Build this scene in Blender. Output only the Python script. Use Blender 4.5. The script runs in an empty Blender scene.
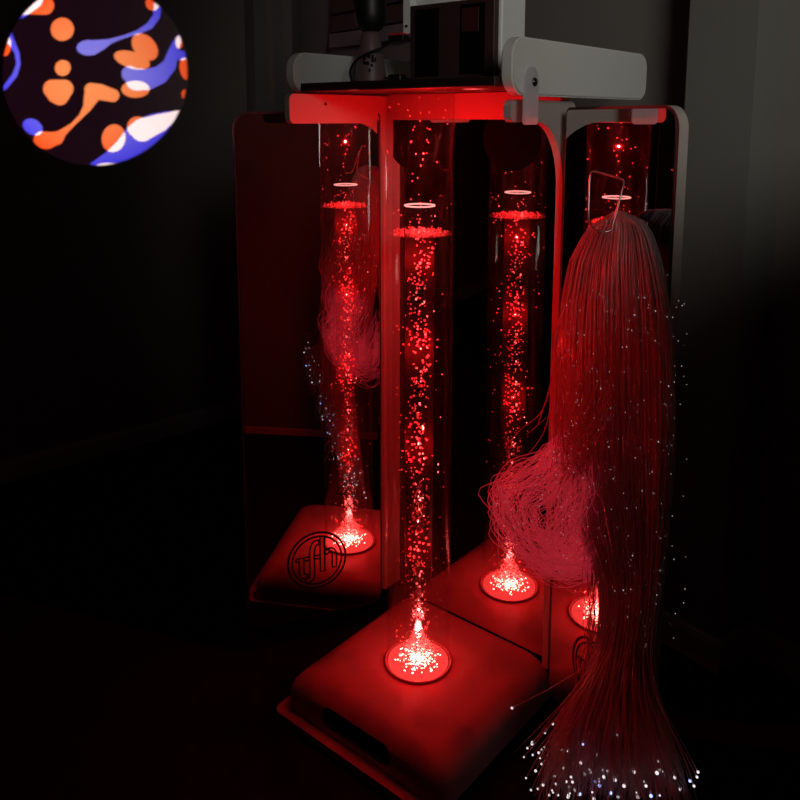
import bpy, bmesh, math, random
from mathutils import Vector, Matrix
random.seed(7)
S = bpy.context.scene
COL = S.collection
# ------------------------------------------------------------------ camera model
FOC, TH, CY, CAMH = 800.0, math.radians(8.66), 239.3, 1.22
cT, sT = math.cos(TH), math.sin(TH)
FX, FY = 0.038, 1.529                       # bubble tube axis on the floor plan
ANG = math.radians(50.15)
NV = (math.cos(ANG), math.sin(ANG)); UV = (NV[1], -NV[0])

def ray(x, y):
    return ((x-400)/FOC, -(y-CY)/FOC*sT + cT, -(y-CY)/FOC*cT - sT)
def at(x, y, Y):
    v = ray(x, y); k = Y/v[1]
    return Vector((v[0]*k, Y, v[2]*k + CAMH))
def on_line(x, y, A, B):                     # point of a vertical plane through A, B seen at x, y
    v = ray(x, y); tx, ty = B[0]-A[0], B[1]-A[1]
    k = (ty*A[0]-tx*A[1])/(ty*v[0]-tx*v[1])
    return Vector((v[0]*k, v[1]*k, v[2]*k + CAMH))
def project(P):
    X, Y, Z = P[0], P[1], P[2]-CAMH
    d = Y*cT - Z*sT; w = Y*sT + Z*cT
    return 400+FOC*X/d, CY-FOC*w/d
def W(u, v, z=0.0):                          # trolley frame -> world (z above floor)
    return Vector((FX+UV[0]*u+NV[0]*v, FY+UV[1]*u+NV[1]*v, z))
def h(z): return z + CAMH                    # height relative to the lens -> above floor

# ------------------------------------------------------------------ materials
def newmat(name):
    m = bpy.data.materials.new(name); m.use_nodes = True
    nt = m.node_tree; nt.nodes.clear()
    out = nt.nodes.new('ShaderNodeOutputMaterial')
    return m, nt, out
def principled(name, col, rough=0.5, metal=0.0, spec=0.5, noise=0.0, nscale=20.0, bump=0.0, bscale=200.0, trans=0.0):
    m, nt, out = newmat(name)
    b = nt.nodes.new('ShaderNodeBsdfPrincipled')
    b.inputs['Base Color'].default_value = (*col, 1)
    b.inputs['Roughness'].default_value = rough
    b.inputs['Metallic'].default_value = metal
    b.inputs['Specular IOR Level'].default_value = spec
    b.inputs['Transmission Weight'].default_value = trans
    tc = nt.nodes.new('ShaderNodeTexCoord')
    if noise > 0:
        n = nt.nodes.new('ShaderNodeTexNoise'); n.inputs['Scale'].default_value = nscale; n.inputs['Detail'].default_value = 4
        nt.links.new(tc.outputs['Object'], n.inputs['Vector'])
        r = nt.nodes.new('ShaderNodeMix'); r.data_type = 'RGBA'
        r.inputs[6].default_value = (*[c*(1-noise) for c in col], 1)
        r.inputs[7].default_value = (*[min(1, c*(1+noise)) for c in col], 1)
        nt.links.new(n.outputs['Fac'], r.inputs[0]); nt.links.new(r.outputs[2], b.inputs['Base Color'])
    if bump > 0:
        n2 = nt.nodes.new('ShaderNodeTexNoise'); n2.inputs['Scale'].default_value = bscale
        nt.links.new(tc.outputs['Object'], n2.inputs['Vector'])
        bp = nt.nodes.new('ShaderNodeBump'); bp.inputs['Strength'].default_value = bump; bp.inputs['Distance'].default_value = 0.002
        nt.links.new(n2.outputs['Fac'], bp.inputs['Height']); nt.links.new(bp.outputs['Normal'], b.inputs['Normal'])
    nt.links.new(b.outputs[0], out.inputs[0])
    return m
def emission(name, col, strength):
    m, nt, out = newmat(name)
    e = nt.nodes.new('ShaderNodeEmission'); e.inputs[0].default_value = (*col, 1); e.inputs[1].default_value = strength
    nt.links.new(e.outputs[0], out.inputs[0]); return m
def clear_mat(name, tint, scatter, gloss_edge=0.6, facing=0.25, scol=(1, 1, 1)):
    """thin clear acrylic: transparent, glossy towards the silhouette, a little scatter"""
    m, nt, out = newmat(name); N = nt.nodes.new; L = nt.links.new
    t = N('ShaderNodeBsdfTransparent'); t.inputs[0].default_value = (*tint, 1)
    g = N('ShaderNodeBsdfGlossy'); g.inputs['Roughness'].default_value = 0.03; g.inputs[0].default_value = (.9, .9, .9, 1)
    tl = N('ShaderNodeBsdfTranslucent'); tl.inputs[0].default_value = (*scol, 1)
    df = N('ShaderNodeBsdfDiffuse'); df.inputs[0].default_value = (*scol, 1)
    m0 = N('ShaderNodeMixShader'); m0.inputs[0].default_value = .5; L(tl.outputs[0], m0.inputs[1]); L(df.outputs[0], m0.inputs[2])
    lw = N('ShaderNodeLayerWeight'); lw.inputs['Blend'].default_value = facing
    mul = N('ShaderNodeMath'); mul.operation = 'MULTIPLY'; mul.inputs[1].default_value = gloss_edge
    L(lw.outputs['Facing'], mul.inputs[0])
    m1 = N('ShaderNodeMixShader'); m1.inputs[0].default_value = scatter; L(t.outputs[0], m1.inputs[1]); L(m0.outputs[0], m1.inputs[2])
    m2 = N('ShaderNodeMixShader'); L(mul.outputs[0], m2.inputs[0]); L(m1.outputs[0], m2.inputs[1]); L(g.outputs[0], m2.inputs[2])
    L(m2.outputs[0], out.inputs[0]); return m
def foggy(name, col, clear, glossy=0.1):
    """bubble / fibre: partly see-through, scattering light both ways"""
    m, nt, out = newmat(name); N = nt.nodes.new; L = nt.links.new
    t = N('ShaderNodeBsdfTransparent')
    tl = N('ShaderNodeBsdfTranslucent'); tl.inputs[0].default_value = (*col, 1)
    df = N('ShaderNodeBsdfDiffuse'); df.inputs[0].default_value = (*col, 1)
    gl = N('ShaderNodeBsdfGlossy'); gl.inputs['Roughness'].default_value = .25
    a = N('ShaderNodeMixShader'); a.inputs[0].default_value = .5; L(tl.outputs[0], a.inputs[1]); L(df.outputs[0], a.inputs[2])
    b = N('ShaderNodeMixShader'); b.inputs[0].default_value = glossy; L(a.outputs[0], b.inputs[1]); L(gl.outputs[0], b.inputs[2])
    c = N('ShaderNodeMixShader'); c.inputs[0].default_value = clear; L(b.outputs[0], c.inputs[1]); L(t.outputs[0], c.inputs[2])
    L(c.outputs[0], out.inputs[0]); return m

M = {}
M['disc_paint'] = principled('paler paint of added disc', (.46, .43, .40), .85, noise=.03, nscale=30)
M['wall'] = principled('wall paint', (.25, .225, .205), .85, noise=.06, nscale=3, bump=.15)
M['column'] = principled('column paint', (.21, .205, .185), .85, noise=.05, nscale=3, bump=.15)
M['partition'] = principled('partition paint', (.12, .17, .15), .85, noise=.06, nscale=3, bump=.15)
M['ceiling'] = principled('ceiling paint', (.5, .5, .48), .9, noise=.04, nscale=3)
M['floor'] = principled('dark carpet', (.012, .011, .012), .95, spec=.1, noise=.3, nscale=90, bump=.4, bscale=400)
M['skirting'] = principled('skirting paint', (.42, .38, .35), .5, noise=.05)
M['plastic'] = principled('pale moulded plastic', (.56, .52, .50), .42, noise=.04, nscale=14, bump=.12, bscale=500)
M['board'] = principled('white laminate board', (.44, .38, .35), .45, noise=.03, nscale=8, bump=.06)
M['white'] = principled('white laminate', (.78, .78, .75), .4, noise=.03, nscale=8, bump=.05)
M['bright_white'] = principled('bright white laminate', (.93, .93, .90), .4, noise=.02, nscale=8, bump=.04)
M['dark_edge'] = principled('dark shelf board', (.02, .010, .010), .5, noise=.2)
M['black'] = principled('black plastic', (.008, .008, .008), .45, noise=.2)
M['void'] = principled('dead black', (.003, .003, .003), .95, spec=0.05, noise=.2)
M['maroon'] = principled('dark maroon panel', (.05, .022, .022), .5, noise=.15)
M['screen'] = principled('maroon inset', (.07, .012, .014), .4, noise=.1)
M['mirror'] = principled('acrylic mirror', (.78, .74, .74), .015, metal=1.0, noise=.01)
M['logo'] = principled('dark print', (.006, .003, .004), .6, spec=.1, noise=.1)
M['gasket'] = principled('dark mirror edging', (.012, .006, .006), .5, noise=.2)
M['chrome'] = principled('chromed steel', (.7, .7, .7), .2, metal=1.0, noise=.03)
M['wire'] = principled('dull steel wire', (.75, .72, .72), .38, metal=1.0, noise=.1)
M['steel'] = principled('dark screw', (.12, .12, .14), .25, metal=1.0, noise=.1)
M['latch'] = foggy('frosted plastic', (.95, .93, .96), .04, .12)
M['wood'] = principled('brown slat wood', (.10, .055, .045), .6, noise=.3, nscale=12)
M['greybar'] = principled('grey bar', (.26, .23, .22), .6, noise=.1)
M['stand'] = principled('mauve plastic', (.16, .10, .10), .45, noise=.08)
M['red_top'] = principled('red switch cap', (.8, .03, .03), .4, noise=.05)
M['tube'] = clear_mat('clear acrylic tube', (.985, .975, .975), .0005, .24, .15)
M['inner'] = clear_mat('clear inner tube', (.97, .94, .94), .007, .28, .16)

M['bubble'] = foggy('air bubble', (.95, .93, .93), .5)
M['froth'] = foggy('froth', (.95, .92, .92), .55)
M['water'] = clear_mat('water surface', (.97, .93, .93), .05, .5, .3)
M['led'] = emission('red led', (1, .16, .12), 22.0)
M['glow'] = emission('lit red diffuser', (1, .045, .04), 1.3)
M['fibre'] = foggy('clear plastic fibre', (.92, .82, .85), .55, .20)
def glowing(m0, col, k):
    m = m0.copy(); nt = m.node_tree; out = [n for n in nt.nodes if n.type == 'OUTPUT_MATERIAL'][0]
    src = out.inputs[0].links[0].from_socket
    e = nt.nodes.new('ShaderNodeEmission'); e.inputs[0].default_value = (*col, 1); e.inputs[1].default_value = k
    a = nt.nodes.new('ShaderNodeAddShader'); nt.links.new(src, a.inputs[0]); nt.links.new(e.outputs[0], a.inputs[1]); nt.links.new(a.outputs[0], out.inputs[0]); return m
M['rim'] = emission('rim with painted glow', (1, .34, .30), 1.5)  # even glow painted in for light carried up the tube wall
M['added_loop_glow'] = glowing(M['fibre'], (1, .045, .08), .06)        # faint glow added in place of red tube light on the loops
M['tip'] = emission('lit fibre end', (1, .88, .9), .95)
M['tipblue'] = emission('lit blue fibre end', (.35, .45, 1), 2.0)
M['sparkle'] = emission('lit nick in fibre', (1, .72, .74), .75)
M['cable'] = principled('black rubber cable', (.006, .006, .006), .5, noise=.2)

# ------------------------------------------------------------------ object helpers
def link(name, me, mats, parent=None, smooth=False, origin=None):
    o = bpy.data.objects.new(name, me); COL.objects.link(o)
    for m in (mats if isinstance(mats, (list, tuple)) else [mats]): me.materials.append(m)
    if smooth:
        me.polygons.foreach_set('use_smooth', [True]*len(me.polygons))
    if origin is not None:
        me.transform(Matrix.Translation(-Vector(origin))); o.location = origin
    if parent is not None: o.parent = parent
    return o
def tag(o, label=None, cat=None, group=None, kind=None):
    if label: o['label'] = label
    if cat: o['category'] = cat
    if group: o['group'] = group
    if kind: o['kind'] = kind
    return o
def empty(name, loc, rz=0.0):
    o = bpy.data.objects.new(name, None); COL.objects.link(o); o.empty_display_size = .05
    o.location = loc; o.rotation_euler = (0, 0, rz); return o
def bm_new(): return bmesh.new()
def done(bm, name):
    bmesh.ops.recalc_face_normals(bm, faces=bm.faces[:])
    me = bpy.data.meshes.new(name); bm.to_mesh(me); bm.free(); return me
def box(bm, lo, hi, bevel=0.0, M4=None):
    r = bmesh.ops.create_cube(bm, size=1.0)
    vs = r['verts']
    for v in vs:
        v.co = Vector([lo[i]+(v.co[i]+.5)*(hi[i]-lo[i]) for i in range(3)])
    if bevel > 0:
        es = list({e for v in vs for e in v.link_edges})
        rr = bmesh.ops.bevel(bm, geom=es, offset=bevel, segments=3, affect='EDGES', profile=.5)
        vs = list({v for f in rr['faces'] for v in f.verts} | {v for v in vs if v.is_valid})
    if M4 is not None:
        bmesh.ops.transform(bm, matrix=M4, verts=[v for v in vs if v.is_valid])
    return vs
def prism(bm, pts, fn0, fn1):
    """closed outline pts (2D) between two mappings to 3D"""
    a = [bm.verts.new(fn0(p)) for p in pts]; b = [bm.verts.new(fn1(p)) for p in pts]
    n = len(pts)
    bm.faces.new(a); bm.faces.new(b[::-1])
    for i in range(n): bm.faces.new((a[i], b[i], b[(i+1) % n], a[(i+1) % n]))
def rrect(x0, y0, x1, y1, r, seg=8, which=(1, 1, 1, 1)):
    """rounded rectangle; r scalar or 4 radii: bl, br, tr, tl"""
    rs = [r]*4 if not isinstance(r, (tuple, list)) else r
    out = []
    for (cx, cy, a0), q in zip(((x0, y0, 180), (x1, y0, 270), (x1, y1, 0), (x0, y1, 90)), rs):
        sx = 1 if cx == x0 else -1; sy = 1 if cy == y0 else -1
        if q <= 0: out.append((cx, cy)); continue
        for i in range(seg+1):
            a = math.radians(a0+90*i/seg)
            out.append((cx+sx*q+q*math.cos(a), cy+sy*q+q*math.sin(a)))
    return out
def sweep(verts, faces, pts, rad, sides=4):
    """append a tube along pts to vert/face lists"""
    n = len(pts); base = len(verts); up = Vector((0.31, .2, .93))
    for i, p in enumerate(pts):
        t = (pts[min(i+1, n-1)]-pts[max(i-1, 0)])
        if t.length < 1e-9: t = Vector((0, 0, 1))
        t.normalize(); a = t.cross(up)
        if a.length < 1e-4: a = t.cross(Vector((1, 0, 0)))
        a.normalize(); b = t.cross(a)
        r = rad(i/(n-1)) if callable(rad) else rad
        for k in range(sides):
            w = 2*math.pi*k/sides
            verts.append(p+a*(r*math.cos(w))+b*(r*math.sin(w)))
    for i in range(n-1):
        for k in range(sides):
            k2 = (k+1) % sides
            faces.append((base+i*sides+k, base+i*sides+k2, base+(i+1)*sides+k2, base+(i+1)*sides+k))
    faces.append(tuple(base+k for k in range(sides))[::-1]); faces.append(tuple(base+(n-1)*sides+k for k in range(sides)))
def pydata(name, verts, faces):
    me = bpy.data.meshes.new(name); me.from_pydata([tuple(v) for v in verts], [], faces); me.update(); return me
def smooth_path(P, n=24):
    """Catmull-Rom through P"""
    P = [Vector(p) for p in P]; P = [P[0]*2-P[1]]+P+[P[-1]*2-P[-2]]
    out = []; m = len(P)-3
    for j in range(n):
        f = j/(n-1)*m; i = min(int(f), m-1); t = f-i
        a, b, c, d = P[i:i+4]
        out.append(.5*((2*b)+(c-a)*t+(2*a-5*b+4*c-d)*t*t+(3*b-a-3*c+d)*t**3))
    return out
def tube_obj(name, pts, rad, mat, parent=None, sides=8, n=32):
    v, f = [], []; sweep(v, f, smooth_path(pts, n), rad, sides)
    return link(name, pydata(name, v, f), mat, parent, True)
_ico = bmesh.new(); bmesh.ops.create_icosphere(_ico, subdivisions=2, radius=1.0)
ICO2 = ([v.co.copy() for v in _ico.verts], [tuple(v.index for v in f.verts) for f in _ico.faces]); _ico.free()
_ico = bmesh.new(); bmesh.ops.create_icosphere(_ico, subdivisions=1, radius=1.0)
ICO1 = ([v.co.copy() for v in _ico.verts], [tuple(v.index for v in f.verts) for f in _ico.faces]); _ico.free()
def balls(name, items, mat, parent=None, ico=ICO1):
    vs, fs = [], []
    for (p, r) in items:
        b = len(vs); rr = r if isinstance(r, tuple) else (r, r, r)
        for c in ico[0]: vs.append((p[0]+c[0]*rr[0], p[1]+c[1]*rr[1], p[2]+c[2]*rr[2]))
        for f in ico[1]: fs.append((b+f[0], b+f[1], b+f[2]))
    return link(name, pydata(name, vs, fs), mat, parent, True)
def lathe(bm, prof, seg=48, c=(0, 0), close=False):
    rings = []
    for (r, z) in prof:
        rings.append([bm.verts.new((c[0]+r*math.cos(2*math.pi*k/seg), c[1]+r*math.sin(2*math.pi*k/seg), z)) for k in range(seg)])
    m = len(rings)
    for i in range(m if close else m-1):
        A, B = rings[i], rings[(i+1) % m]
        for k in range(seg): bm.faces.new((A[k], A[(k+1) % seg], B[(k+1) % seg], B[k]))
    return rings
def capped(bm, prof, seg=48, c=(0, 0)):
    r = lathe(bm, prof, seg, c)
    bm.faces.new(r[0]); bm.faces.new(r[-1])

# ------------------------------------------------------------------ the room
D = CAMH
def floor_pt(x, y):
    v = ray(x, y); k = -D/v[2]; return (v[0]*k, v[1]*k)
LA, LB = floor_pt(0, 483), floor_pt(245, 415)
lt = Vector((LB[0]-LA[0], LB[1]-LA[1], 0)).normalized()        # along the left wall, away from the lens
ln_ = Vector((lt.y, -lt.x, 0))                                  # into the room
R0 = Vector((.794, 1.704, 0)); rt = Vector((.6, -.8, 0)); rn = Vector((-.8, -.6, 0))
# corner of the two walls
A0 = Vector((LA[0], LA[1], 0))
det = lt.x*(-rt.y)-lt.y*(-rt.x)
dx, dy = R0.x-A0.x, R0.y-A0.y
m_ = (dx*(-rt.y)-dy*(-rt.x))/det
K = A0+lt*m_
CEIL = 2.55
LEND = K-lt*5.2; REND = K+rt*6.2
FAR = LEND+rt*6.2
def wall_slab(name, a, b, nrm, z0, z1, th, mat):
    bm = bm_new(); q = [a, b, b-nrm*th, a-nrm*th]
    prism(bm, [(p.x, p.y) for p in q], lambda p: (p[0], p[1], z0), lambda p: (p[0], p[1], z1))
    return tag(link(name, done(bm, name), mat), kind='structure')
wall_slab('wall_left', LEND, K+lt*.12, ln_, 0, CEIL, .12, M['wall'])
wall_slab('wall_right', K, REND, rn, 0, CEIL, .12, M['wall'])
wall_slab('wall_back', LEND, FAR, rt, 0, CEIL, .12, M['wall'])
wall_slab('wall_front', REND, FAR, -lt, 0, CEIL, .12, M['wall'])
bm = bm_new(); cpts = [K, REND, FAR, LEND]
prism(bm, [(p.x, p.y) for p in cpts], lambda p: (p[0], p[1], -.1), lambda p: (p[0], p[1], 0.0))
tag(link('floor', done(bm, 'floor'), M['floor']), kind='structure')
bm = bm_new()
prism(bm, [(p.x, p.y) for p in cpts], lambda p: (p[0], p[1], CEIL), lambda p: (p[0], p[1], CEIL+.1))
tag(link('ceiling', done(bm, 'ceiling'), M['ceiling']), kind='structure')
# corner column on the left wall, flat pilaster on the right wall
cl = on_line(241, 60, (LA[0], LA[1]), (LB[0], LB[1])); cl.z = 0
c0 = cl+lt*0.02; c1 = c0+lt*.13
bm = bm_new(); q = [c0, c1, c1+ln_*.07, c0+ln_*.07]
prism(bm, [(p.x, p.y) for p in q], lambda p: (p[0], p[1], 0), lambda p: (p[0], p[1], CEIL))
tag(link('trim_1', done(bm, 'trim_1'), M['column']), kind='structure')
pa = Vector((*floor_pt(657, 634.5), 0)); pb = Vector((*floor_pt(716, 670), 0))
pdir = (pb-pa); pl_ = pdir.length
p_end = pb; p_start = pb-rt*pl_
q = [p_start, p_end, p_end-rn*.14, p_start-rn*.14]
bm = bm_new(); prism(bm, [(p.x, p.y) for p in q], lambda p: (p[0], p[1], 0), lambda p: (p[0], p[1], CEIL))
tag(link('trim_2', done(bm, 'trim_2'), M['column']), kind='structure')
# partition seen only in left mirror, height and length shaped to block lamp light
w0 = Vector((.235, .405, 0)); w1 = Vector((.915, 1.135, 0)); wd = (w1-w0).normalized(); wn = Vector((-wd.y, wd.x, 0))
q = [w0, w1, w1-wn*.10, w0-wn*.10]
bm = bm_new(); prism(bm, [(p.x, p.y) for p in q], lambda p: (p[0], p[1], 0), lambda p: (p[0], p[1], 1.27))
tag(link('wall_near', done(bm, 'wall_near'), M['partition']), kind='structure')
def skirting(name, segs):
    bm = bm_new()
    for a, b, n in segs:
        prof = [(0.001, 0.0), (.014, 0.0), (.014, .060), (.009, .072), (0.001, .075)]
        prism(bm, prof, lambda p: a+n*p[0]+Vector((0, 0, p[1])), lambda p: b+n*p[0]+Vector((0, 0, p[1])))
    return tag(link(name, done(bm, name), M['skirting']), kind='structure')
skirting('baseboard_left', [(LEND, c0, ln_), (c0+ln_*.07, c1+ln_*.07, ln_)])
skirting('baseboard_right', [(K+rt*.02, REND, rn), (p_start, p_end+rt*.014, rn), (p_end-rn*.13, p_end+rn*.014, rt)])
bm = bm_new(); prism(bm, [(0.001, 0), (.01, 0), (.01, .022), (.001, .026)], lambda p: w0+wn*p[0]+Vector((0, 0, p[1])), lambda p: w1+wn*p[0]+Vector((0, 0, p[1])))
tag(link('baseboard_near', done(bm, 'baseboard_near'), M['skirting']), kind='structure')

# ------------------------------------------------------------------ picture thrown on the left wall by a projector
def on_left(x, y, off=0.0):
    a = A0+ln_*off; b = a+lt
    return on_line(x, y, (a.x, a.y), (b.x, b.y))
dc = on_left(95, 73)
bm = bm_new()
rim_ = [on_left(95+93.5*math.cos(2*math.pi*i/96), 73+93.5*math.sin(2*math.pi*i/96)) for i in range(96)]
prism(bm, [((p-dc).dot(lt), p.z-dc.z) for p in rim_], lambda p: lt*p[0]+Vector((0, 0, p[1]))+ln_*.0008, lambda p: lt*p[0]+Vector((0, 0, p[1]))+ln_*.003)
o = link('added_disc', done(bm, 'added_disc'), M['disc_paint']); o.location = dc  # added disc, painted paler than the wall to brighten the picture
tag(o, 'added pale disc on the left wall where the orange and blue oil blobs are thrown', 'added disc')
# blobs of the oil picture, listed in quarter pixels of the photograph
def ell(x, y, cx, cy, rx, ry, a=0.0):
    c, s = math.cos(math.radians(a)), math.sin(math.radians(a))
    X, Y = x-cx, y-cy; p, q = (X*c+Y*s)/rx, (-X*s+Y*c)/ry
    return (math.hypot(p, q)-1)*min(rx, ry)
def chain(x, y, P):
    best = 1e9
    for (ax, ay, ar), (bx, by, br) in zip(P, P[1:]):
        dx, dy = bx-ax, by-ay; L2 = dx*dx+dy*dy
        t = max(0, min(1, ((x-ax)*dx+(y-ay)*dy)/L2))
        best = min(best, math.hypot(x-ax-dx*t, y-ay-dy*t)-(ar+(br-ar)*t))
    return best
def poly(x, y, P):
    d = 1e9; ins = False; n = len(P)
    for i in range(n):
        ax, ay = P[i]; bx, by = P[(i+1) % n]
        dx, dy = bx-ax, by-ay; t = max(0, min(1, ((x-ax)*dx+(y-ay)*dy)/(dx*dx+dy*dy)))
        d = min(d, math.hypot(x-ax-dx*t, y-ay-dy*t))
        if (ay > y) != (by > y) and x < (bx-ax)*(y-ay)/(by-ay)+ax: ins = not ins
    return -d if ins else d
LENS = [(360, 656), (430, 606), (470, 566), (510, 512), (545, 482), (600, 458), (660, 447), (738, 440), (712, 490), (650, 560), (560, 622), (460, 658), (400, 668)]
def orange(x, y):
    return min(ell(x, y, 250, 117, 46, 46, 30), ell(x, y, 580, 188, 62, 43, 48), ell(x, y, 529, 240, 74, 33, 17),
               ell(x, y, 252, 272, 31, 32, 30), ell(x, y, 543, 357, 56, 34, 0), ell(x, y, 455, 553, 47, 56, 12),
               ell(x, y, 742, 378, 15, 20), ell(x, y, 612, 12, 28, 30), ell(x, y, 742, 275, 22, 44, -10),
               ell(x, y, 718, 168, 15, 26), ell(x, y, 22, 178, 22, 46), ell(x, y, 436, 662, 46, 10), ell(x, y, 536, 650, 32, 13),
               chain(x, y, [(210, 355, 36), (258, 355, 36), (240, 385, 36), (226, 375, 38), (210, 355, 36)]),
               chain(x, y, [(365, 358, 26), (400, 368, 32), (452, 382, 26)]),
               chain(x, y, [(368, 385, 32), (350, 430, 17), (325, 465, 9), (290, 500, 8), (255, 528, 14), (230, 552, 26), (190, 562, 34), (170, 560, 34)]),
               chain(x, y, [(60, 40, 28), (110, 20, 36), (180, 22, 37)]),
               chain(x, y, [(552, 508, 42), (570, 520, 46), (640, 492, 36), (700, 462, 18), (735, 452, 14)]))
def blue(x, y):
    return min(chain(x, y, [(10, 118, 4), (40, 80, 12), (85, 40, 32), (130, -5, 42)]),
               chain(x, y, [(20, 120, 22), (42, 160, 15), (68, 210, 9), (75, 255, 8), (60, 300, 10), (25, 345, 9), (10, 360, 7)]),
               ell(x, y, 356, 191, 48, 31, 0), chain(x, y, [(372, 190, 30), (410, 178, 20), (445, 164, 9), (500, 146, 6), (555, 128, 9), (600, 103, 14), (627, 66, 14), (632, 20, 15)]),
               chain(x, y, [(508, 290, 20), (520, 296, 32), (548, 318, 44), (590, 318, 42), (640, 300, 36), (678, 262, 28), (692, 215, 22), (704, 180, 17), (718, 152, 12)]),
               ell(x, y, 727, 222, 26, 20), ell(x, y, 132, 508, 42, 30, 30), poly(x, y, LENS))
def picture(X, Y):
    x, y = X*4, Y*4
    r = math.hypot(x-380, y-292)/372
    o = orange(x, y); b = blue(x, y)
    fo = max(0, min(1, .5-o/2.2)); fb = max(0, min(1, .5-b/2.2))
    k = max(0, min(1, r)); k = k*k  # projector hot-spot put into the slide colours, paler towards the middle
    oc = (1.0, .30*(1-k)+.085*k, .10*(1-k)+.012*k); bc = (.24*(1-k)+.06*k, .22*(1-k)+.05*k, .86)
    bg = (.0065, .0012, .0045)
    c = [max(bg[i], fo*oc[i]+fb*bc[i]) for i in range(3)]
    if fo*fb > 0: c = [c[i]*(1-fo*fb)+(1.25, 1.05, 1.1)[i]*fo*fb for i in range(3)]
    edge = max(0, min(1, (1-r)*45+.2))
    return [min(1.0, v/1.25)*edge for v in c]
PJ = Vector((-.74, .62, 1.30)); pz = (dc-PJ).normalized()
px_ = pz.cross(Vector((0, 0, 1))).normalized(); py_ = px_.cross(pz)
SD = .10; HALF = .10*.40/(dc-PJ).length*1.12
NG = 400
vs, fs, cols = [], [], []
for j in range(NG+1):
    for i in range(NG+1):
        a, b = (i/NG*2-1)*HALF, (j/NG*2-1)*HALF
        p = PJ+pz*SD+px_*a+py_*b; vs.append(p)
        dvec = (p-PJ); k = ((A0-PJ).dot(ln_))/dvec.dot(ln_); wpt = PJ+dvec*k
        cols.append(picture(*project(wpt)))
for j in range(NG):
    for i in range(NG):
        a = j*(NG+1)+i; fs.append((a, a+1, a+NG+2, a+NG+1))
me = pydata('slide', vs, fs)
att = me.color_attributes.new('slide_colour', 'FLOAT_COLOR', 'POINT')
flat = []
for c in cols: flat += [c[0], c[1], c[2], 1.0]
att.data.foreach_set('color', flat)
m, nt, out = newmat('coloured oil slide')
an = nt.nodes.new('ShaderNodeAttribute'); an.attribute_name = 'slide_colour'
tb = nt.nodes.new('ShaderNodeBsdfTransparent'); nt.links.new(an.outputs['Color'], tb.inputs[0]); nt.links.new(tb.outputs[0], out.inputs[0])
proj = empty('projector', PJ-Vector((0, 0, .09)))
tag(proj, 'black oil wheel projector throwing the blob picture on the left wall', 'projector')
Rm = Matrix((px_, py_, -pz)).transposed()
def pj_part(name, mesh, mat):
    o = link(name, mesh, mat); o.parent = proj; o.matrix_parent_inverse = Matrix.Translation(proj.location).inverted(); return o
pj_part('slide', me, m)
bm = bm_new(); T4 = Matrix.Translation(PJ) @ Rm.to_4x4()
# housing of five plates, open to the front; snout closes on the slide
for lo, hi in (((-.08, -.08, -.02), (.08, -.07, .30)), ((-.08, .07, -.02), (.08, .08, .30)), ((-.08, -.07, -.02), (-.07, .07, .30)), ((.07, -.07, -.02), (.08, .07, .30)), ((-.08, -.08, .29), (.08, .08, .30))):
    box(bm, lo, hi, 0, T4)
hs = HALF*1.0
for lo, hi in (((-.08, hs, -SD-.002), (.08, .08, -SD+.002)), ((-.08, -.08, -SD-.002), (.08, -hs, -SD+.002)), ((-.08, -hs, -SD-.002), (-hs, hs, -SD+.002)), ((hs, -hs, -SD-.002), (.08, hs, -SD+.002)),
               ((-.08, .07, -SD), (.08, .08, -.02)), ((-.08, -.08, -SD), (.08, -.07, -.02)), ((-.08, -.07, -SD), (-.07, .07, -.02)), ((.07, -.07, -SD), (.08, .07, -.02))):
    box(bm, lo, hi, 0, T4)
pj_part('housing', done(bm, 'housing'), M['black'])
bm = bm_new(); capped(bm, [(.02, 0.0), (.02, 1.21)], 16, (PJ.x, PJ.y)); pj_part('post', done(bm, 'post'), M['black'])
bm = bm_new(); capped(bm, [(.14, 0.0), (.14, .012), (.03, .02)], 32, (PJ.x, PJ.y)); pj_part('foot', done(bm, 'foot'), M['black'])
def lamp(name, typ, loc, power, col, **kw):
    l = bpy.data.lights.new(name, typ); l.energy = power; l.color = col
    for k, v in kw.items(): setattr(l, k, v)
    o = bpy.data.objects.new(name, l); COL.objects.link(o); o.location = loc; return o
def aim(o, target):
    o.rotation_euler = (Vector(target)-o.location).to_track_quat('-Z', 'Y').to_euler()
pl = lamp('projector_lamp', 'SPOT', PJ, 620.0, (1, 1, 1), spot_size=math.radians(32), spot_blend=.1, shadow_soft_size=.0002)
aim(pl, dc)

# ------------------------------------------------------------------ the trolley
ROT = math.atan2(UV[1], UV[0])
trolley = empty('sensory_trolley', (FX, FY, 0), ROT)
tag(trolley, 'pale sensory trolley with moulded base, mirror wings and top shelf', 'trolley')
def tpart(name, mesh, mat, parent=trolley, smooth=False):
    return link(name, mesh, mat, parent, smooth)
ZB = h(-1.13)      # top of the base, 0.09 m
bm = bm_new()
prism(bm, rrect(-.20, -.228, .205, .172, .02), lambda p: (p[0], p[1], .002), lambda p: (p[0], p[1], .018))
bmesh.ops.recalc_face_normals(bm, faces=bm.faces[:])
tpart('base_plate', done(bm, 'base_plate'), M['plastic'])
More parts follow.
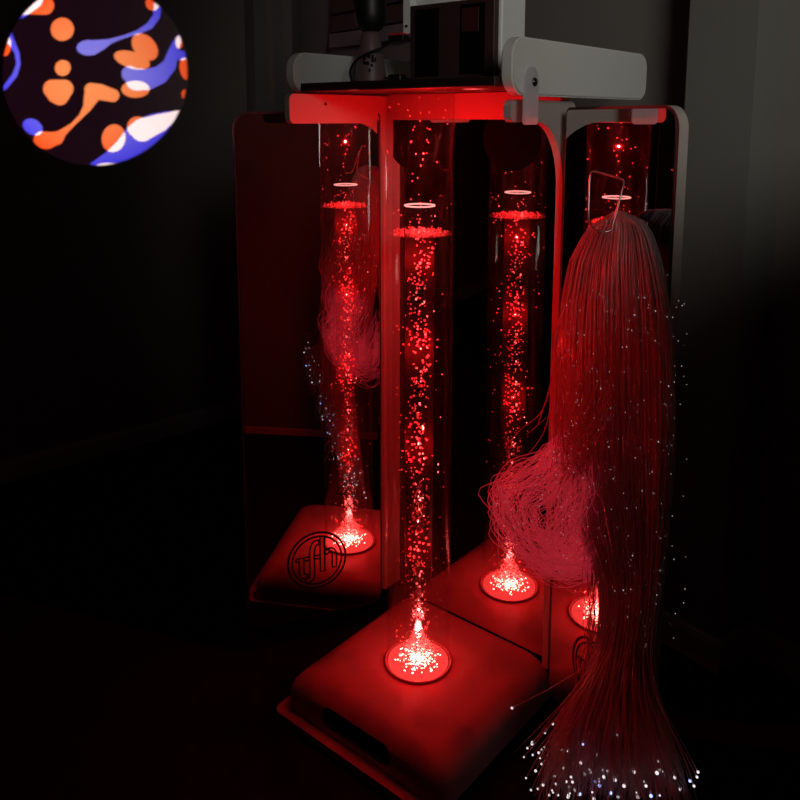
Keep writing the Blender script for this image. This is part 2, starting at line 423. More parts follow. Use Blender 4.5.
# moulded base: stacked rounded outlines, boolean hand slot
def base_mesh():
    bm = bm_new(); rings = []
    lv = [(.018, 0, .03), (.050, .002, .03), (.064, .006, .032), (.075, .014, .036), (.082, .024, .04), (.0865, .034, .045), (.0888, .044, .05), (.09, .058, .055)]
    for z, ins, r in lv:
        pts = rrect(-.192+ins, -.205+ins*.9, .222-ins, .1755-ins*.02, [r, r, .012, .012], 8)
        rings.append([bm.verts.new((p[0], p[1], z)) for p in pts])
    for A, B in zip(rings, rings[1:]):
        n = len(A)
        for k in range(n): bm.faces.new((A[k], A[(k+1) % n], B[(k+1) % n], B[k]))
    bm.faces.new(rings[0]); bm.faces.new(rings[-1])
    return done(bm, 'base')
base = tpart('base', base_mesh(), M['plastic'], smooth=True)
bm = bm_new()
prism(bm, rrect(-.085, .030, .095, .068, .018, 8), lambda p: (p[0], -.27, p[1]), lambda p: (p[0], -.145, p[1]))
cut = link('cutter', done(bm, 'cutter'), M['void']); cut.parent = trolley
md = base.modifiers.new('slot', 'BOOLEAN'); md.object = cut; md.operation = 'DIFFERENCE'; md.solver = 'EXACT'
bpy.context.view_layer.update()
dg = bpy.context.evaluated_depsgraph_get()
nm = bpy.data.meshes.new_from_object(base.evaluated_get(dg)); base.modifiers.clear(); base.data = nm; nm.name = 'base'
bpy.data.objects.remove(cut)
try:
    nm.set_sharp_from_angle(angle=math.radians(35))
except Exception: pass
# black lining, the shade inside the hand slot put into colour
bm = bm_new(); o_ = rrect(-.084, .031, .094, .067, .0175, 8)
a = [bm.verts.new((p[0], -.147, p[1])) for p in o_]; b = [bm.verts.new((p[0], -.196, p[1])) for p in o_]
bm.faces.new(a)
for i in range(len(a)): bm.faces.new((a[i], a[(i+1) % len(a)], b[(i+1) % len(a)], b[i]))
tag(tpart('hand_slot_shade', done(bm, 'hand_slot_shade'), M['void'], base), 'inside of the hand slot, its shade painted black')
bm = bm_new(); bmesh.ops.create_cone(bm, segments=20, radius1=.004, radius2=.003, depth=.003, cap_ends=True, matrix=Matrix.Translation((-.165, -.208, .019)))
tag(tpart('screw', done(bm, 'screw'), M['steel'], bpy.data.objects['base_plate']), 'dark screw')

# side frames with the big quarter-round cut-out
def frame_outline(front, post_in, post_out, ztop, zlow, r):
    pts = [(post_out, h(-1.130)), (post_out, h(ztop)-.02)]
    for i in range(7):
        a = math.radians(90*i/6); pts.append((post_out-.02+.02*math.cos(a), h(ztop)-.02+.02*math.sin(a)))
    for i in range(7):
        a = math.radians(90+90*i/6); pts.append((front+.012+.012*math.cos(a), h(ztop)-.012+.012*math.sin(a)))
    for i in range(7):
        a = math.radians(180+90*i/6); pts.append((front+.012+.012*math.cos(a), h(zlow)+.012+.012*math.sin(a)))
    for i in range(11):
        a = math.radians(90-90*i/10); pts.append((post_in-r[0]+r[0]*math.cos(a), h(zlow)-r[1]+r[1]*math.sin(a)))
    pts.append((post_in, h(-1.130)))
    return pts
def frame(name, u0, u1, o):
    bm = bm_new(); prism(bm, o, lambda p: (u0, p[0], p[1]), lambda p: (u1, p[0], p[1]))
    return tpart(name, done(bm, name), M['board'])
frame('side_frame', .208, .222, frame_outline(-.035, .152, .196, .030, -.008, (.098, .125)))
frame('side_frame', -.236, -.222, frame_outline(-.128, .150, .192, .046, -.012, (.07, .085)))
# deep side guards above the shelf
def guard(name, u0, u1, v0, v1, z0, z1, r):
    bm = bm_new(); prism(bm, rrect(v0, h(z0), v1, h(z1), r, 10), lambda p: (u0, p[0], p[1]), lambda p: (u1, p[0], p[1]))
    bmesh.ops.recalc_face_normals(bm, faces=bm.faces[:])
    es = [e for e in bm.edges if abs(e.verts[0].co.x-e.verts[1].co.x) < 1e-6]
    bmesh.ops.bevel(bm, geom=es, offset=.003, segments=2, affect='EDGES')
    return tpart(name, done(bm, name), M['white'])
g = guard('side_guard', .2225, .246, -.070, .462, .036, .131, (.036, .03, .03, .034))
g2 = guard('side_guard', -.262, -.237, -.100, .50, .048, .128, (.036, .03, .03, .034))
bm = bm_new(); prism(bm, rrect(-.038, h(-.012), .006, h(.084), (.006, .006, .021, .021), 8), lambda p: (.2465, p[0], p[1]), lambda p: (.2505, p[0], p[1]))
lt_o = tpart('latch', done(bm, 'latch'), M['latch']); tag(lt_o, 'frosted clear latch strip')
bm = bm_new(); bmesh.ops.create_uvsphere(bm, u_segments=20, v_segments=10, radius=.0075, matrix=Matrix.Translation((.2505, -.008, h(.0585))) @ Matrix.Diagonal((.6, 1, 1, 1)))
tag(tpart('screw', done(bm, 'screw'), M['steel'], lt_o, True), 'dark dome screw')
# shelf and cross board
bm = bm_new(); box(bm, (-.236, -.085, h(.0505)), (.2215, .46, h(.067)), .002)
tag(tpart('shelf', done(bm, 'shelf'), M['dark_edge']), 'dark shelf board')
bm = bm_new(); box(bm, (-.2215, .164, h(-.004)), (.2075, .196, h(.0504)), .002)
tpart('cross_board', done(bm, 'cross_board'), M['board'])
bm = bm_new(); bmesh.ops.create_cone(bm, segments=16, radius1=.0035, radius2=.003, depth=.002, cap_ends=True, matrix=Matrix.Translation((-.221, -.03, h(.027))) @ Matrix.Rotation(math.pi/2, 4, 'Y'))
tag(tpart('screw', done(bm, 'screw'), M['steel'], bpy.data.objects['side_frame.001']), 'small dark screw')
# centre mirror
bm = bm_new(); box(bm, (-.2215, .1795, h(-1.128)), (.2075, .196, h(-.0045)), .001)
cm = tpart('mirror_panel', done(bm, 'mirror_panel'), M['board'])
bm = bm_new()
vsx = [(-.2213, h(-1.128)), (.2073, h(-1.128)), (.2073, h(-.0047)), (-.2213, h(-.0047))]
prism(bm, vsx, lambda p: (p[0], .178, p[1]), lambda p: (p[0], .1794, p[1]))
tpart('mirror', done(bm, 'mirror'), M['mirror'], cm)
for (cu, cz, r) in ((-.166, -.047, .0655), (.0915, -.040, .0665)):
    bm = bm_new()
    # only the part under the cross board: round opening lined in black
    prof = [(math.cos(2*math.pi*i/64)*r, math.sin(2*math.pi*i/64)*r) for i in range(64)]
    prof = [(max(-.0505, x) if cu < 0 else x, min(z, -.0055-cz)) for x, z in prof]
    q = []
    for p in prof:
        if not q or (abs(p[0]-q[-1][0])+abs(p[1]-q[-1][1])) > 1e-5: q.append(p)
    prism(bm, q, lambda p: (cu+p[0], .1765, h(cz)+p[1]), lambda p: (cu+p[0], .1779, h(cz)+p[1]))
    tag(tpart('round_port', done(bm, 'round_port'), M['void'], cm), 'round black port in the mirror')
# letters of the roundel: outlined strokes
def offset_loop(path, hw):
    P = [Vector((p[0], p[1])) for p in path]; L, R = [], []
    n = len(P)
    for i in range(n):
        t = (P[min(i+1, n-1)]-P[max(i-1, 0)]).normalized(); nn = Vector((-t.y, t.x))
        L.append(P[i]+nn*hw); R.append(P[i]-nn*hw)
    return L+R[::-1]
def ribbon(bm, loop, w, fn, closed=True):
    n = len(loop); ins, outs = [], []
    for i in range(n):
        a = loop[(i-1) % n] if closed else loop[max(i-1, 0)]; b = loop[(i+1) % n] if closed else loop[min(i+1, n-1)]
        t = Vector((b[0]-a[0], b[1]-a[1]))
        t = t.normalized() if t.length > 1e-9 else Vector((1, 0)); nn = Vector((-t.y, t.x)); p = Vector((loop[i][0], loop[i][1]))
        ins.append(bm.verts.new(fn(p+nn*w/2))); outs.append(bm.verts.new(fn(p-nn*w/2)))
    for i in range(n if closed else n-1):
        j = (i+1) % n; bm.faces.new((ins[i], ins[j], outs[j], outs[i]))
def sp2(P, n=20): return [(p.x, p.y) for p in smooth_path([Vector((a, b, 0)) for a, b in P], n)]
GL = {'t': [sp2([(.32, 0), (.32, -.2), (.32, -.42), (.36, -.56), (.44, -.6)]), [(.12, .04), (.24, .04)]],
      'f': [sp2([(1, .62), (.88, .66), (.77, .55), (.75, .3), (.75, -.1), (.75, -.55), (.72, -.74), (.62, -.84), (.52, -.84)], 26)]}
def roundel(bm, fn, R):
    k = R/195.0
    cx, cy = 245, 405
    P = lambda pts: [((x-cx)*k, (cy-y)*k) for x, y in pts]
    for rr, w in ((190, 13), (163, 11)):
        ribbon(bm, [(math.cos(2*math.pi*i/72)*rr*k, math.sin(2*math.pi*i/72)*rr*k) for i in range(72)], w*k, fn)
    w = 10*k
    tt = sp2([(143, 372), (143, 420), (143, 470), (150, 498), (180, 502)], 16)
    ff = sp2([(258, 282), (232, 288), (218, 315), (212, 360), (212, 420), (212, 490), (205, 525), (172, 538)], 26)
    hh = [(281, 248), (281, 330), (281, 420), (281, 488)]
    ha = sp2([(300, 368), (318, 354), (340, 352), (358, 372), (360, 410), (360, 474)], 16)
    for pth, hw in ((tt, 15), (ff, 16), (hh, 15), (ha, 14)):
        ribbon(bm, offset_loop(P(pth), hw*k), w, fn)
    ribbon(bm, P([(104, 392), (112, 372), (128, 372)]), w, fn, False)
    ribbon(bm, P([(104, 392), (128, 394)]), w, fn, False)
    ribbon(bm, P([(158, 372), (196, 372)]), w, fn, False); ribbon(bm, P([(158, 394), (196, 394)]), w, fn, False)
    ribbon(bm, P([(228, 372), (266, 372)]), w, fn, False); ribbon(bm, P([(228, 394), (266, 394)]), w, fn, False)
def wing(name, A, B, label, sc, s0, s1, z0, z1, rad):
    A = Vector((A[0], A[1])); B = Vector((B[0], B[1])); d = (B-A).normalized()
    nn = Vector((d.y, -d.x))                       # towards the tube side
    if nn.dot(Vector((0, -.05))-A) < 0: nn = -nn
    def P3(s, z, off): q = A+d*s+nn*off; return (q.x, q.y, z)
    o = rrect(s0, h(z0), s1, h(z1), rad, 10)
    bm = bm_new(); prism(bm, o, lambda p: P3(p[0], p[1], -.020), lambda p: P3(p[0], p[1], -.0032))
    bmesh.ops.recalc_face_normals(bm, faces=bm.faces[:])
    wp = tpart(name, done(bm, name), M['board']); tag(wp, label)
    e = .0045
    bm = bm_new(); prism(bm, o, lambda p: P3(p[0], p[1], -.0031), lambda p: P3(p[0], p[1], -.0012))
    tpart('edging', done(bm, 'edging'), M['gasket'], wp)
    oi = rrect(s0+e, h(z0)+e, s1-e, h(z1)-e, [max(.004, q-e) for q in rad], 10)
    bm = bm_new(); prism(bm, oi, lambda p: P3(p[0], p[1], -.0011), lambda p: P3(p[0], p[1], 0.0))
    tpart('mirror', done(bm, 'mirror'), M['mirror'], wp)
    bm = bm_new(); roundel(bm, lambda p: P3(sc+p.x, h(-1.013)+p.y, .0006), .0700)
    bmesh.ops.recalc_face_normals(bm, faces=bm.faces[:])
    tag(tpart('logo', done(bm, 'logo'), M['logo'], wp), 'dark round tfh roundel')
    return wp
wing('mirror_wing', (-.368, -.122), (-.2225, .1275), 'mirror wing hinged at the back left of the tube', .139, -.022, .298, -1.152, .012, [.03, .03, .012, .035])
wing('mirror_wing', (.2385, .1225), (.514, -.034), 'mirror wing hinged behind the hanging fibres', .155, .002, .306, -1.152, .018, [.03, .03, .035, .012])

# ------------------------------------------------------------------ the bubble tube
bt = empty('bubble_tube', (FX, FY, ZB), ROT)
tag(bt, 'clear acrylic bubble tube glowing red on the trolley base', 'bubble tube')
RT = .0665
HT = .05 - (-1.13) - .0005
ZW, ZR = -.22+1.13, -.167+1.13                  # water level and inner rim above the base
bm = bm_new(); lathe(bm, [(RT, .002), (RT, HT), (RT-.003, HT), (RT-.003, .002)], 64, close=True)
link('outer_tube', done(bm, 'outer_tube'), M['tube'], bt, True)
RI = .0285
bm = bm_new(); lathe(bm, [(RI, .012), (RI, ZR)], 40)
link('inner_tube', done(bm, 'inner_tube'), M['inner'], bt, True)
bm = bm_new()
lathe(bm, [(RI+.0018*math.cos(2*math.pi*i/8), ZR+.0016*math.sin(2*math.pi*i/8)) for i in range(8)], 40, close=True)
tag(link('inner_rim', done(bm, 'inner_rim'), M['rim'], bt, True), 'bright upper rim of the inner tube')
bm = bm_new(); capped(bm, [(RT-.0035, ZW-.001), (RT-.0035, ZW)], 48)
link('water_surface', done(bm, 'water_surface'), M['water'], bt)
# lit base: collar, red diffuser, white-hot led cluster
bm = bm_new(); lathe(bm, [(RT+.001, .0003), (RT+.0045, .0003), (RT+.004, .004), (RT+.001, .005)], 64, close=True)
link('collar', done(bm, 'collar'), M['plastic'], bt, True)
bm = bm_new(); capped(bm, [(RT-.0035, .0012), (RT-.0035, .004), (RT-.006, .006), (.03, .0068)], 64)
tag(link('diffuser', done(bm, 'diffuser'), M['glow'], bt, True), 'glowing red diffuser disc')
vs = []
for i in range(330):
    a, r = random.uniform(0, 6.283), min(.048, abs(random.gauss(0, .021)))
    vs.append(((r*math.cos(a), r*math.sin(a), .0078), (random.uniform(.0007, .0027), random.uniform(.0007, .0027), .0014)))
tag(balls('led_cluster', vs, M['led'], bt, ICO1), 'white-hot red led cluster')
# bubbles
def rnd_in(r): 
    a = random.uniform(0, 2*math.pi); q = r*math.sqrt(random.random()); return q*math.cos(a), q*math.sin(a)
items = []
cx = 0
for i in range(430):
    f = random.random()**1.12
    z = .05+f*(ZW-.06)
    wob = .006*math.sin(z*23)+.004*math.sin(z*51+1)
    x, y = rnd_in(RI-.005)
    items.append(((x*.9+wob*.5, y*.9+wob*.7, z), random.choice((.0014, .0018, .0021, .0024, .0028))))
for i in range(120):
    a = random.uniform(0, 6.283); r = random.uniform(RI+.004, RT-.006); z = .04+random.random()**1.2*(ZW-.05)
    items.append(((r*math.cos(a), r*math.sin(a), z), random.uniform(.0014, .0025)))
for i in range(10):                                 # small clumps along the rising column
    z = random.uniform(.2, ZW-.05); x, y = rnd_in(RI-.008)
    for k in range(5):
        items.append(((x+random.gauss(0, .006), y+random.gauss(0, .006), z+random.gauss(0, .014)), random.uniform(.0015, .0024)))
tag(balls('bubbles', items, M['bubble'], bt, ICO1), 'rising air bubbles', kind='stuff')
items = []
for i in range(62):                                 # drops thrown onto the wall above the water
    a = random.uniform(0, 6.283); z = ZW+.02+random.random()**1.3*.24
    r = RT-.0045
    if random.random() < .4: r = random.uniform(0, RI)
    items.append(((r*math.cos(a), r*math.sin(a), z), random.uniform(.0012, .0024)))
tag(balls('droplets', items, M['bubble'], bt, ICO1), 'splashed droplets inside the tube above the water', kind='stuff')
items = []
for i in range(620):                                # froth mound over the lamp
    f = random.random(); zz = f**1.6*.085; rr = (.046*(1-zz/.1)**1.7)*math.sqrt(random.random())+.002
    a = random.uniform(0, 6.283)
    items.append(((rr*math.cos(a), rr*math.sin(a), .010+zz), random.uniform(.0010, .0024)))
for i in range(60):
    x, y = rnd_in(.014); items.append(((x, y, random.gauss(.112, .008)), random.uniform(.0015, .003)))
tag(balls('froth', items, M['froth'], bt, ICO1), 'white-hot froth above the lamp', kind='stuff')
items = []
for i in range(260):                                # froth on the water surface
    a = random.uniform(0, 6.283); r = RI*.4+(RT-.012-RI*.4)*random.random()**1.3
    items.append(((r*math.cos(a), r*math.sin(a), ZW+random.uniform(-.002, .010)*(1-r/RT*.6)), random.uniform(.0013, .0027)))
tag(balls('surface_froth', items, M['froth'], bt, ICO1), 'red-lit froth on the water surface', kind='stuff')
# lamps in the tube base, then fill lamps added up the column
RED = (1.0, .007, .008)
for i in range(6):
    lamp('led_lamp', 'POINT', (FX+.036*math.cos(i*1.047), FY+.036*math.sin(i*1.047), ZB+.05), .062, RED, shadow_soft_size=0)
lamp('led_core', 'POINT', (FX, FY, ZB+.028), .035, (1, .20, .17), shadow_soft_size=0)
sp = lamp('led_beam', 'SPOT', (FX, FY, ZB+.010), 2700.0, (1, .11, .10), spot_size=math.radians(15), spot_blend=1.0, shadow_soft_size=0)
sp.rotation_euler = (math.pi, 0, 0)
sp.data.use_nodes = True
nt = sp.data.node_tree; em = nt.nodes['Emission']
fo = nt.nodes.new('ShaderNodeLightFalloff'); fo.inputs['Strength'].default_value = 1.0
mx = nt.nodes.new('ShaderNodeMath'); mx.operation = 'MULTIPLY_ADD'; mx.inputs[1].default_value = 1.5
nt.links.new(fo.outputs['Constant'], mx.inputs[0]); nt.links.new(fo.outputs['Linear'], mx.inputs[2]); nt.links.new(mx.outputs[0], em.inputs['Strength'])     # water and acrylic guide the light up the column
for i, z in enumerate((.26, .48, .68, .86, 1.07)):  # added fill lamps standing in for the glow of lit bubbles
    lamp('column_fill', 'POINT', (FX, FY, ZB+z), (.40, 1.0, 1.15, 1.2, 2.4)[i], RED, shadow_soft_size=0)

# ------------------------------------------------------------------ things on the shelf
SH = h(.0675)
def shelf_empty(name, u, v): return empty(name, W(u, v, SH), ROT)
cab = shelf_empty('white_cabinet', .042, .09)
tag(cab, 'tall white box with two black openings standing on the trolley shelf', 'box')
def local_box(name, parent, lo, hi, mat, bev=.002):
    bm = bm_new(); box(bm, lo, hi, bev); return link(name, done(bm, name), mat, parent)
local_box('body', cab, (-.098, -.036, 0), (.102, .045, .30), M['bright_white'], .004)
fp = local_box('front_panel', cab, (-.098, -.052, 0), (.096, -.0365, .145), M['maroon'], .002); tag(fp, 'dark maroon front panel')
for lo, hi in (((-.084, -.0535, .010), (-.028, -.0522, .136)), ((.022, -.0535, .012), (.076, -.0522, .137))):
    tag(local_box('opening', fp, lo, hi, M['void'], 0), 'black opening')
local_box('inset', fp, (.026, -.0546, .088), (.064, -.0537, .130), M['screen'], .0003)
local_box('flange', cab, (-.118, -.050, .093), (-.0985, -.030, .28), M['bright_white'], .002)
bm = bm_new(); bmesh.ops.create_uvsphere(bm, u_segments=12, v_segments=8, radius=.003, matrix=Matrix.Translation((-.108, -.0505, .108)))
tag(link('rivet', done(bm, 'rivet'), M['steel'], bpy.data.objects['flange'], True), 'dark rivet')
# power plug clipped to its side
pg = empty('power_plug', W(-.075, .045, h(.150)), ROT)
tag(pg, 'black plug with a red cap at the left side of the white box', 'plug')
local_box('body', pg, (-.030, -.016, 0), (.0085, .003, .009), M['black'], .0015)
tag(local_box('cap', pg, (-.030, -.016, .0092), (.0085, .003, .013), M['red_top'], .001), 'red cap')
# tapered stand with black head
hd = shelf_empty('tapered_stand', -.165, .045)
tag(hd, 'dim mauve tapered stand with a black head on the trolley shelf', 'stand')
bm = bm_new(); capped(bm, [(.033, 0), (.033, .004), (.030, .03), (.024, .07), (.019, .098), (.016, .104)], 32)
st = link('body', done(bm, 'body'), M['stand'], hd, True)
bm = bm_new()
capped(bm, [(.016, .1045), (.024, .110), (.031, .122), (.033, .14), (.033, .20), (.030, .205)], 28)
tag(link('head', done(bm, 'head'), M['black'], hd, True), 'black head')
bm = bm_new()
for (x, z, w, q) in ((-.010, .052, .006, .010), (-.002, .056, .007, .012), (.0055, .049, .005, .016), (-.006, .040, .010, .007), (.004, .036, .005, .006), (.0, .026, .004, .007), (-.012, .044, .003, .012), (.011, .047, .004, .009)):
    yy = -math.sqrt(max(1e-6, (.0340-.150*z+.0005)**2-x*x))
    prism(bm, rrect(x-w/2, z-q/2, x+w/2, z+q/2, min(w, q)*.3, 3), lambda p: (p[0], yy-.0012, p[1]), lambda p: (p[0], yy+.001, p[1]))
for v in bm.verts: v.co = Matrix.Rotation(math.radians(-38), 3, 'Z').inverted() @ v.co
tag(link('print', done(bm, 'print'), M['logo'], st), 'small worn dark print')
cb = tube_obj('power_cable', [W(-.096, .036, h(.153)), W(-.115, .03, h(.139)), W(-.145, .012, h(.126)), W(-.170, .005, h(.112)), W(-.185, .005, h(.092)), W(-.187, .012, h(.072))], .0024, M['cable'])
tag(cb, 'black cable curling from the red-capped plug down behind the tapered stand', 'cable')
c2 = empty('inline_switch', W(-.090, .04, SH), ROT)
tag(c2, 'black inline switch on its cord, lying between stand and white box', 'switch')
local_box('body', c2, (-.017, -.010, .0005), (.016, .010, .017), M['black'], .003)
co = tube_obj('cord', [(-.036, .004, .012), (-.026, 0, .010), (-.017, 0, .009)], .002, M['cable'], c2, n=10)
co = tube_obj('cord', [(.016, 0, .009), (.03, .004, .007), (.042, .018, .004)], .002, M['cable'], c2, n=10)

# slatted rack on the far wall
def on_right(x, y, off):
    a = R0+rn*off; b = a+rt; return on_line(x, y, (a.x, a.y), (b.x, b.y))
q0 = on_right(333, 20, .02); q1 = on_right(470, 20, .02)
L_ = (q1-q0); L_.z = 0; length = L_.length
rk = empty('wall_rack', Vector((q0.x, q0.y, h(.29))), math.atan2(rt.y, rt.x))
tag(rk, 'dim brown slatted wooden rack on the wall behind the trolley', 'rack')
zb = on_right(336, 36, .02).z - h(.29)
for i in range(5):
    local_box('slat', rk, (0, -.012, zb+.012+i*.066), (length, .010, zb+.012+i*.066+.058), M['wood'], .003)
local_box('backing', rk, (.01, .0105, zb+.02), (length-.01, .017, zb+.34), M['gasket'], 0)
tag(local_box('rail', rk, (0.0, -.020, zb-.045), (length, .010, zb+.006), M['greybar'], .003), 'grey bottom rail')

# ------------------------------------------------------------------ hanging fibre-optic strands
WA, WB = W(.2385, .1225), W(.514, -.034)
def wingY(x, y): return on_line(x, y, (WA.x, WA.y), (WB.x, WB.y)).y
ENV = [(217, 600, 634), (224, 592, 645), (236, 582, 653), (260, 569, 661), (300, 560, 669), (350, 556, 674), (420, 556, 676), (480, 560, 674), (540, 580, 668), (580, 597, 662), (620, 599, 657), (655, 592, 653), (700, 577, 655), (745, 560, 666), (780, 546, 682), (815, 532, 694), (850, 518, 706)]
def env(y):
    for (y0, a0, b0), (y1, a1, b1) in zip(ENV, ENV[1:]):
        if y <= y1:
            t = max(0, (y-y0)/(y1-y0)); return a0+(a1-a0)*t, b0+(b1-b0)*t
    return ENV[-1][1:]
def depth(x, y, b):
    t = max(0, min(1, (y-215)/580))
    off = .060+.085*t+(.030+.055*min(1, t*3)+.05*t*t)*b
    return wingY(min(x, 672), y)-off
hang = empty('fibre_optic_bunch', at(616, 222, 1.22))
tag(hang, 'thick bunch of pink-lit fibre-optic strands hanging from a wire hook', 'fibre optic light')
def hpart(name, me, mat, parent=hang, smooth=True):
    o = link(name, me, mat, parent, smooth)
    base_loc = Vector(hang.location)
    me.transform(Matrix.Translation(-base_loc)) if parent is hang else None
    return o
tips, sparks, tips_blue = [], [], []
def strand_pts(a, b, yend, x_end=None, n=30, wob=1.0):
    y0 = 228-13*(1-(2*a-1.1)**2)+random.uniform(-1, 1)
    ph, ph2 = random.uniform(0, 6.28), random.uniform(0, 6.28); amp = random.uniform(.2, 1.6)*wob
    pts = []
    for i in range(n):
        f = i/(n-1); y = y0+(yend-y0)*(f**1.25)
        l, r = env(y); x = l+(r-l)*a+amp*math.sin(y*.021+ph)+.5*amp*math.sin(y*.05+ph2)
        if x_end is not None and y > 640:
            k = ((y-640)/(max(yend, 641)-640))**1.8; x = x*(1-k)+x_end*k
        bb = .5+.5*b
        pts.append(at(x, y, depth(x, y, bb)))
    # over the hook and a little way down behind it
    p0 = pts[0]; back = []
    for dz, dy in ((-.05, .055), (-.012, .045), (.004, .022)):
        back.append(p0+Vector((dy*.5*.35, dy*.5, dz)))
    return back+pts
vs, fs = [], []
for i in range(760):
    ph = random.uniform(0, 6.283); r = random.random()**.42
    a, b = .5+.5*r*math.cos(ph), r*math.sin(ph)
    ye = random.choice((random.uniform(730, 800), random.uniform(760, 850), random.uniform(765, 800)))
    l, rr = env(ye)
    xe = l+(rr-l)*min(1, max(0, a+random.gauss(0, .12)))
    P = strand_pts(a, b, ye, xe)
    sweep(vs, fs, P, .00085, 3)
    if random.random() < .032: tips.append((P[-1], random.uniform(.0012, .0021)))
    for k in range(2):
        if random.random() < .40 and b > -.9:
            j = random.randint(8, 26); q = P[j]+Vector((random.uniform(-.001, .001), -.0015, 0)); sparks.append((q, random.choice((.0004, .0005, .0006, .0008))))
# bundle of shorter strands swinging left and looped back on themselves
def coil_pt(x, y, off): 
    return at(x, y, wingY(600, 500)-off)
CC = (546, 512)
lv, lf = [], []
for i in range(110):
    s = random.uniform(.12, 1.10)**.7; o = random.uniform(.03, .10); jx, jy = random.gauss(0, 5), random.gauss(0, 5)
    y_top = random.uniform(330, 430); l, rr = env(y_top); x_top = l+random.uniform(.0, .45)*(rr-l)
    ctr = [(x_top, y_top), (x_top-4*s+random.uniform(-3, 10), (y_top+455)/2+random.uniform(-8, 8))]
    e1, e2 = random.uniform(0, 6.28), random.uniform(.03, .22)
    for k, (qx, qy) in enumerate(((548, 453), (522, 471), (498, 489), (499, 508), (504, 529), (517, 551), (543, 569), (572, 577), (599, 563))):
        wv = s*(1+e2*math.sin(1.9*k+e1))
        ctr.append((554+(qx-554)*wv+jx*.7, 518+(qy-518)*wv+jy*.7))
    ex, ey = 596+random.uniform(-14, 16), random.uniform(470, 555)
    ctr.append((ex, ey))
    P = smooth_path([coil_pt(x, y, o+.018*math.sin(k*.9+i)+(.05 if k < 1 else .03 if k < 2 else 0)) for k, (x, y) in enumerate(ctr)], 38)
    sweep(vs, fs, P[:6], .00085, 3); sweep(lv, lf, P[5:], .00085, 3)
    for q in range(2):
        if random.random() < .5:
            j = random.randint(0, 20); sparks.append((P[j]+Vector((0, -.0012, 0)), random.choice((.0004, .0005, .0006))))
for i in range(90):                                   # fibres fanning from the bunch straight into the bottom of the loop
    o = random.uniform(-.02, .05); g = random.gauss
    y0 = random.uniform(370, 440); l, rr = env(y0); x0 = l+random.uniform(.05, .55)*(rr-l)
    ctr = [(x0, y0), ((x0+565)/2+g(0, 6), (y0+485)/2), (573+g(0, 14), 488+g(0, 10)), (562+g(0, 17), 538+g(0, 9)), (564+g(0, 16), 562+g(0, 6)), (588+g(0, 9), 567+g(0, 6)), (611+g(0, 10), 535+g(0, 16))]
    P = smooth_path([coil_pt(x, y, o+(.15, .17, .15, .10, .08, .10, .15)[k]) for k, (x, y) in enumerate(ctr)], 30)
    sweep(vs, fs, P[:9], .00085, 3); sweep(lv, lf, P[8:], .00085, 3)
    if random.random() < .6: sparks.append((P[random.randint(2, 20)]+Vector((0, -.0012, 0)), .0005))
for i in range(20):                                   # a thin veil of fibres hanging past the left edge
    g = random.gauss
    P = [at(x, y, wingY(600, 500)-.12-.05*(y-440)/300) for x, y in ((602+g(0, 5), 440), (597+g(0, 5), 520), (594+g(0, 6), 570), (592+g(0, 6), 620), (588+g(0, 6), 665), (572+g(0, 8), 720), (552+g(0, 12), 765+g(0, 14)))]
    sweep(vs, fs, smooth_path(P, 26), .00085, 3)
for i in range(12):                                   # loose curls at the outside of the loop
    th = math.radians(random.choice((random.uniform(140, 200), random.uniform(230, 300)))); q = (CC[0]+48*math.cos(th), CC[1]-52*math.sin(th))
    rr = random.uniform(5, 11)
    P = [coil_pt(q[0]+rr*math.cos(k*.7+th)*1.2, q[1]+rr*math.sin(k*.7+th), .03+.003*k) for k in range(10)]
    sweep(lv, lf, smooth_path(P, 30), .00085, 3)
tag(hpart('fibre_mass', pydata('fibre_mass', vs, fs), M['fibre']), 'mass of clear fibres', kind='stuff')
tag(hpart('looped_fibres', pydata('looped_fibres', lv, lf), M['added_loop_glow']), 'fibres looped back on themselves, with an added pink glow', kind='stuff')
# loose strands that stand apart, each with its lit end
loose = []
EXTRA = [(random.uniform(512, 600), random.uniform(742, 800), random.uniform(582, 606)) for _ in range(20)]
for (xe, ye, x7) in EXTRA+list(((512, 708, 590), (507, 760, 585), (532, 744, 583), (540, 758, 582), (524, 757, 588), (545, 733, 586), (553, 724, 590), (562, 750, 592), (526, 778, 586), (543, 785, 590), (556, 784, 594), (571, 777, 600), (581, 763, 604), (585, 774, 606), (590, 770, 608), (608, 771, 612), (604, 777, 616), (615, 780, 620), (624, 786, 624), (634, 772, 630), (646, 786, 634), (657, 773, 640), (660, 770, 642), (698, 772, 646), (697, 777, 644), (694, 786, 648), (690, 781, 643), (651, 796, 636), (611, 793, 618), (594, 799, 608), (558, 795, 596), (575, 790, 600), (638, 797, 630), (680, 789, 640), (618, 797, 622), (531, 790, 588), (549, 795, 590), (568, 797, 597))):
    a = (x7-574)/(654-574); b = random.uniform(-.2, 1)
    P = strand_pts(min(1, max(0, a)), b, ye, xe, 34, .6)
    v2, f2 = [], []; sweep(v2, f2, P[3:], .0009, 4)
    so = hpart('strand', pydata('strand', v2, f2), M['fibre'])
    t = balls('tip', [(P[-1]-Vector(hang.location), random.uniform(.0017, .0027))], M['tipblue'] if random.random() < .14 else M['tip'], so, ICO1)
    t.name = 'tip'; tag(t, 'bright lit end')
for ctr, d in (([(585, 262), (562, 330), (545, 405), (520, 430), (505, 447)], .10), ([(575, 290), (556, 370), (552, 440), (545, 470)], .09), ([(572, 280), (553, 350), (548, 420), (530, 452), (515, 462)], .12), ([(578, 270), (557, 330), (556, 400), (548, 450), (535, 470)], .10), ([(560, 320), (556, 360), (548, 392), (538, 425)], .13)):
    P = [at(x, y, wingY(x, y)-d) for x, y in ctr]
    v2, f2 = [], []; sweep(v2, f2, smooth_path(P, 26), .0009, 4); hpart('strand', pydata('strand', v2, f2), M['fibre'])
hp = hang.location
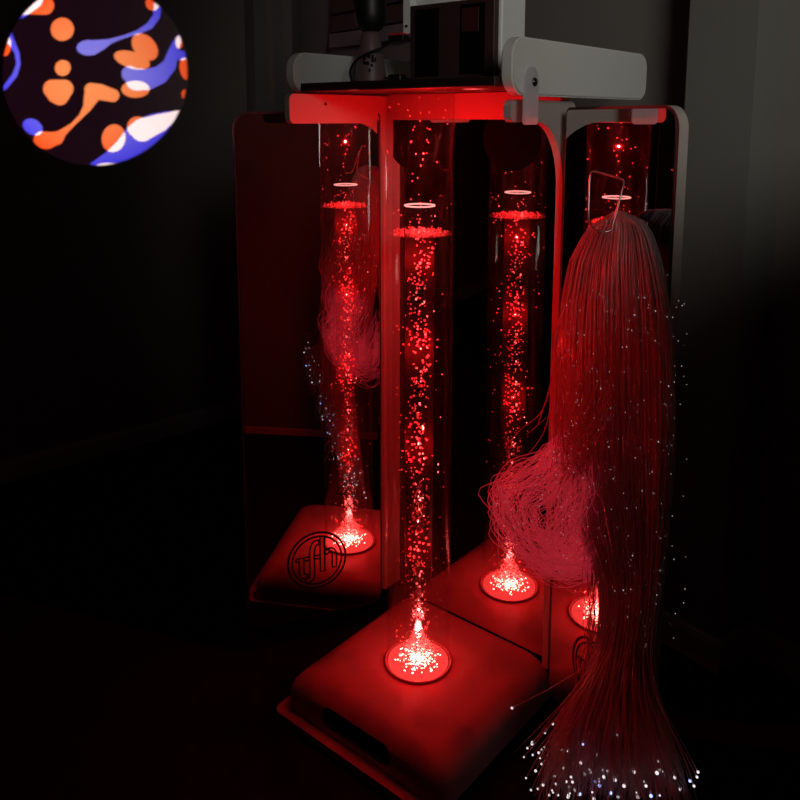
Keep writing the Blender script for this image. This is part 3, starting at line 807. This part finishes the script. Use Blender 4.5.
def hballs(name, items, mat, label):
    o = balls(name, [(Vector(p)-Vector(hp), r) for p, r in items], mat, hang, ICO1); return tag(o, label, kind='stuff')
for i in range(26):                                   # stray glints beyond the right edge
    y = random.uniform(300, 640); x = 676+random.uniform(-6, 12); sparks.append((at(x, y, depth(668, y, .9)), random.choice((.0004, .0005, .0006))))
hballs('sparkles', sparks, M['sparkle'], 'tiny bright points along the fibres')
hballs('tip_lights', tips, M['tip'], 'bright lit fibre ends')
# wire hook carrying the bunch
hk = empty('wire_hook', at(600, 175, 1.27)); tag(hk, 'steel wire hook on the mirror wing holding the fibre bunch', 'hook')
hl = Vector(hk.location)
def hook_tube(name, P, r): 
    return tube_obj(name, [p-hl for p in P], r, M['wire'], hk, 8, 40)
wq = on_line(607, 238, (WA.x, WA.y), (WB.x, WB.y))
hook_tube('arm', [wq+Vector((-.002, -.001, 0)), at(604, 236, 1.29), at(596, 231, 1.25), at(589, 221, 1.235), at(589, 200, 1.24), at(590, 176, 1.25), at(594, 171.5, 1.25), at(606, 174.5, 1.23), at(620, 178.5, 1.205), at(624, 182, 1.20), at(621, 195, 1.19), at(614, 220, 1.185), at(611, 230, 1.18), at(604, 232, 1.18), at(596, 230, 1.185)], .0015)
bm = bm_new(); bmesh.ops.create_cone(bm, segments=20, radius1=.010, radius2=.008, depth=.004, cap_ends=True, matrix=Matrix.Translation(wq-hl+Vector((-.0022, -.0008, 0))) @ Vector((-.936, -.351, 0)).to_track_quat('Z', 'Y').to_matrix().to_4x4())
link('wall_plate', done(bm, 'wall_plate'), M['wire'], hk, True)
# ------------------------------------------------------------------ lamps added for room light
k = lamp('rear_fill', 'SPOT', (.62, -.60, 1.82), 47.0, (1, .98, .90), spot_size=math.radians(56), spot_blend=.9, shadow_soft_size=.34)  # soft lamp added behind the lens to light the upper surfaces
aim(k, (.74, 1.9, 1.41))
k2 = lamp('partition_fill', 'SPOT', (-.95, 1.35, 2.15), 1.6, (1, .95, .85), spot_size=math.radians(34), spot_blend=1.0, shadow_soft_size=.05)  # added spot to lift the partition reflected in the left mirror
aim(k2, (.42, .60, 1.38))

w = bpy.data.worlds.new('World'); S.world = w; w.use_nodes = True
w.node_tree.nodes['Background'].inputs[0].default_value = (.9, .8, .8, 1); w.node_tree.nodes['Background'].inputs[1].default_value = .0006
# ------------------------------------------------------------------ camera
cd = bpy.data.cameras.new('Camera'); co_ = bpy.data.objects.new('Camera', cd); COL.objects.link(co_)
co_.location = (0, 0, CAMH); co_.rotation_euler = (math.pi/2-TH, 0, 0)
cd.sensor_width = 36; cd.sensor_fit = 'HORIZONTAL'; cd.lens = 36*FOC/800; cd.shift_y = -(400-CY)/800; cd.clip_start = .02
S.camera = co_
S.view_settings.view_transform = 'Standard'; S.view_settings.look = 'None'; S.view_settings.exposure = 0; S.view_settings.gamma = 1
S.view_settings.use_curve_mapping = False
c = S.cycles
c.max_bounces = 10; c.diffuse_bounces = 3; c.glossy_bounces = 6; c.transparent_max_bounces = 48; c.transmission_bounces = 6
c.use_denoising = True
c.sample_clamp_indirect = 4.0
c.caustics_reflective = False; c.caustics_refractive = False
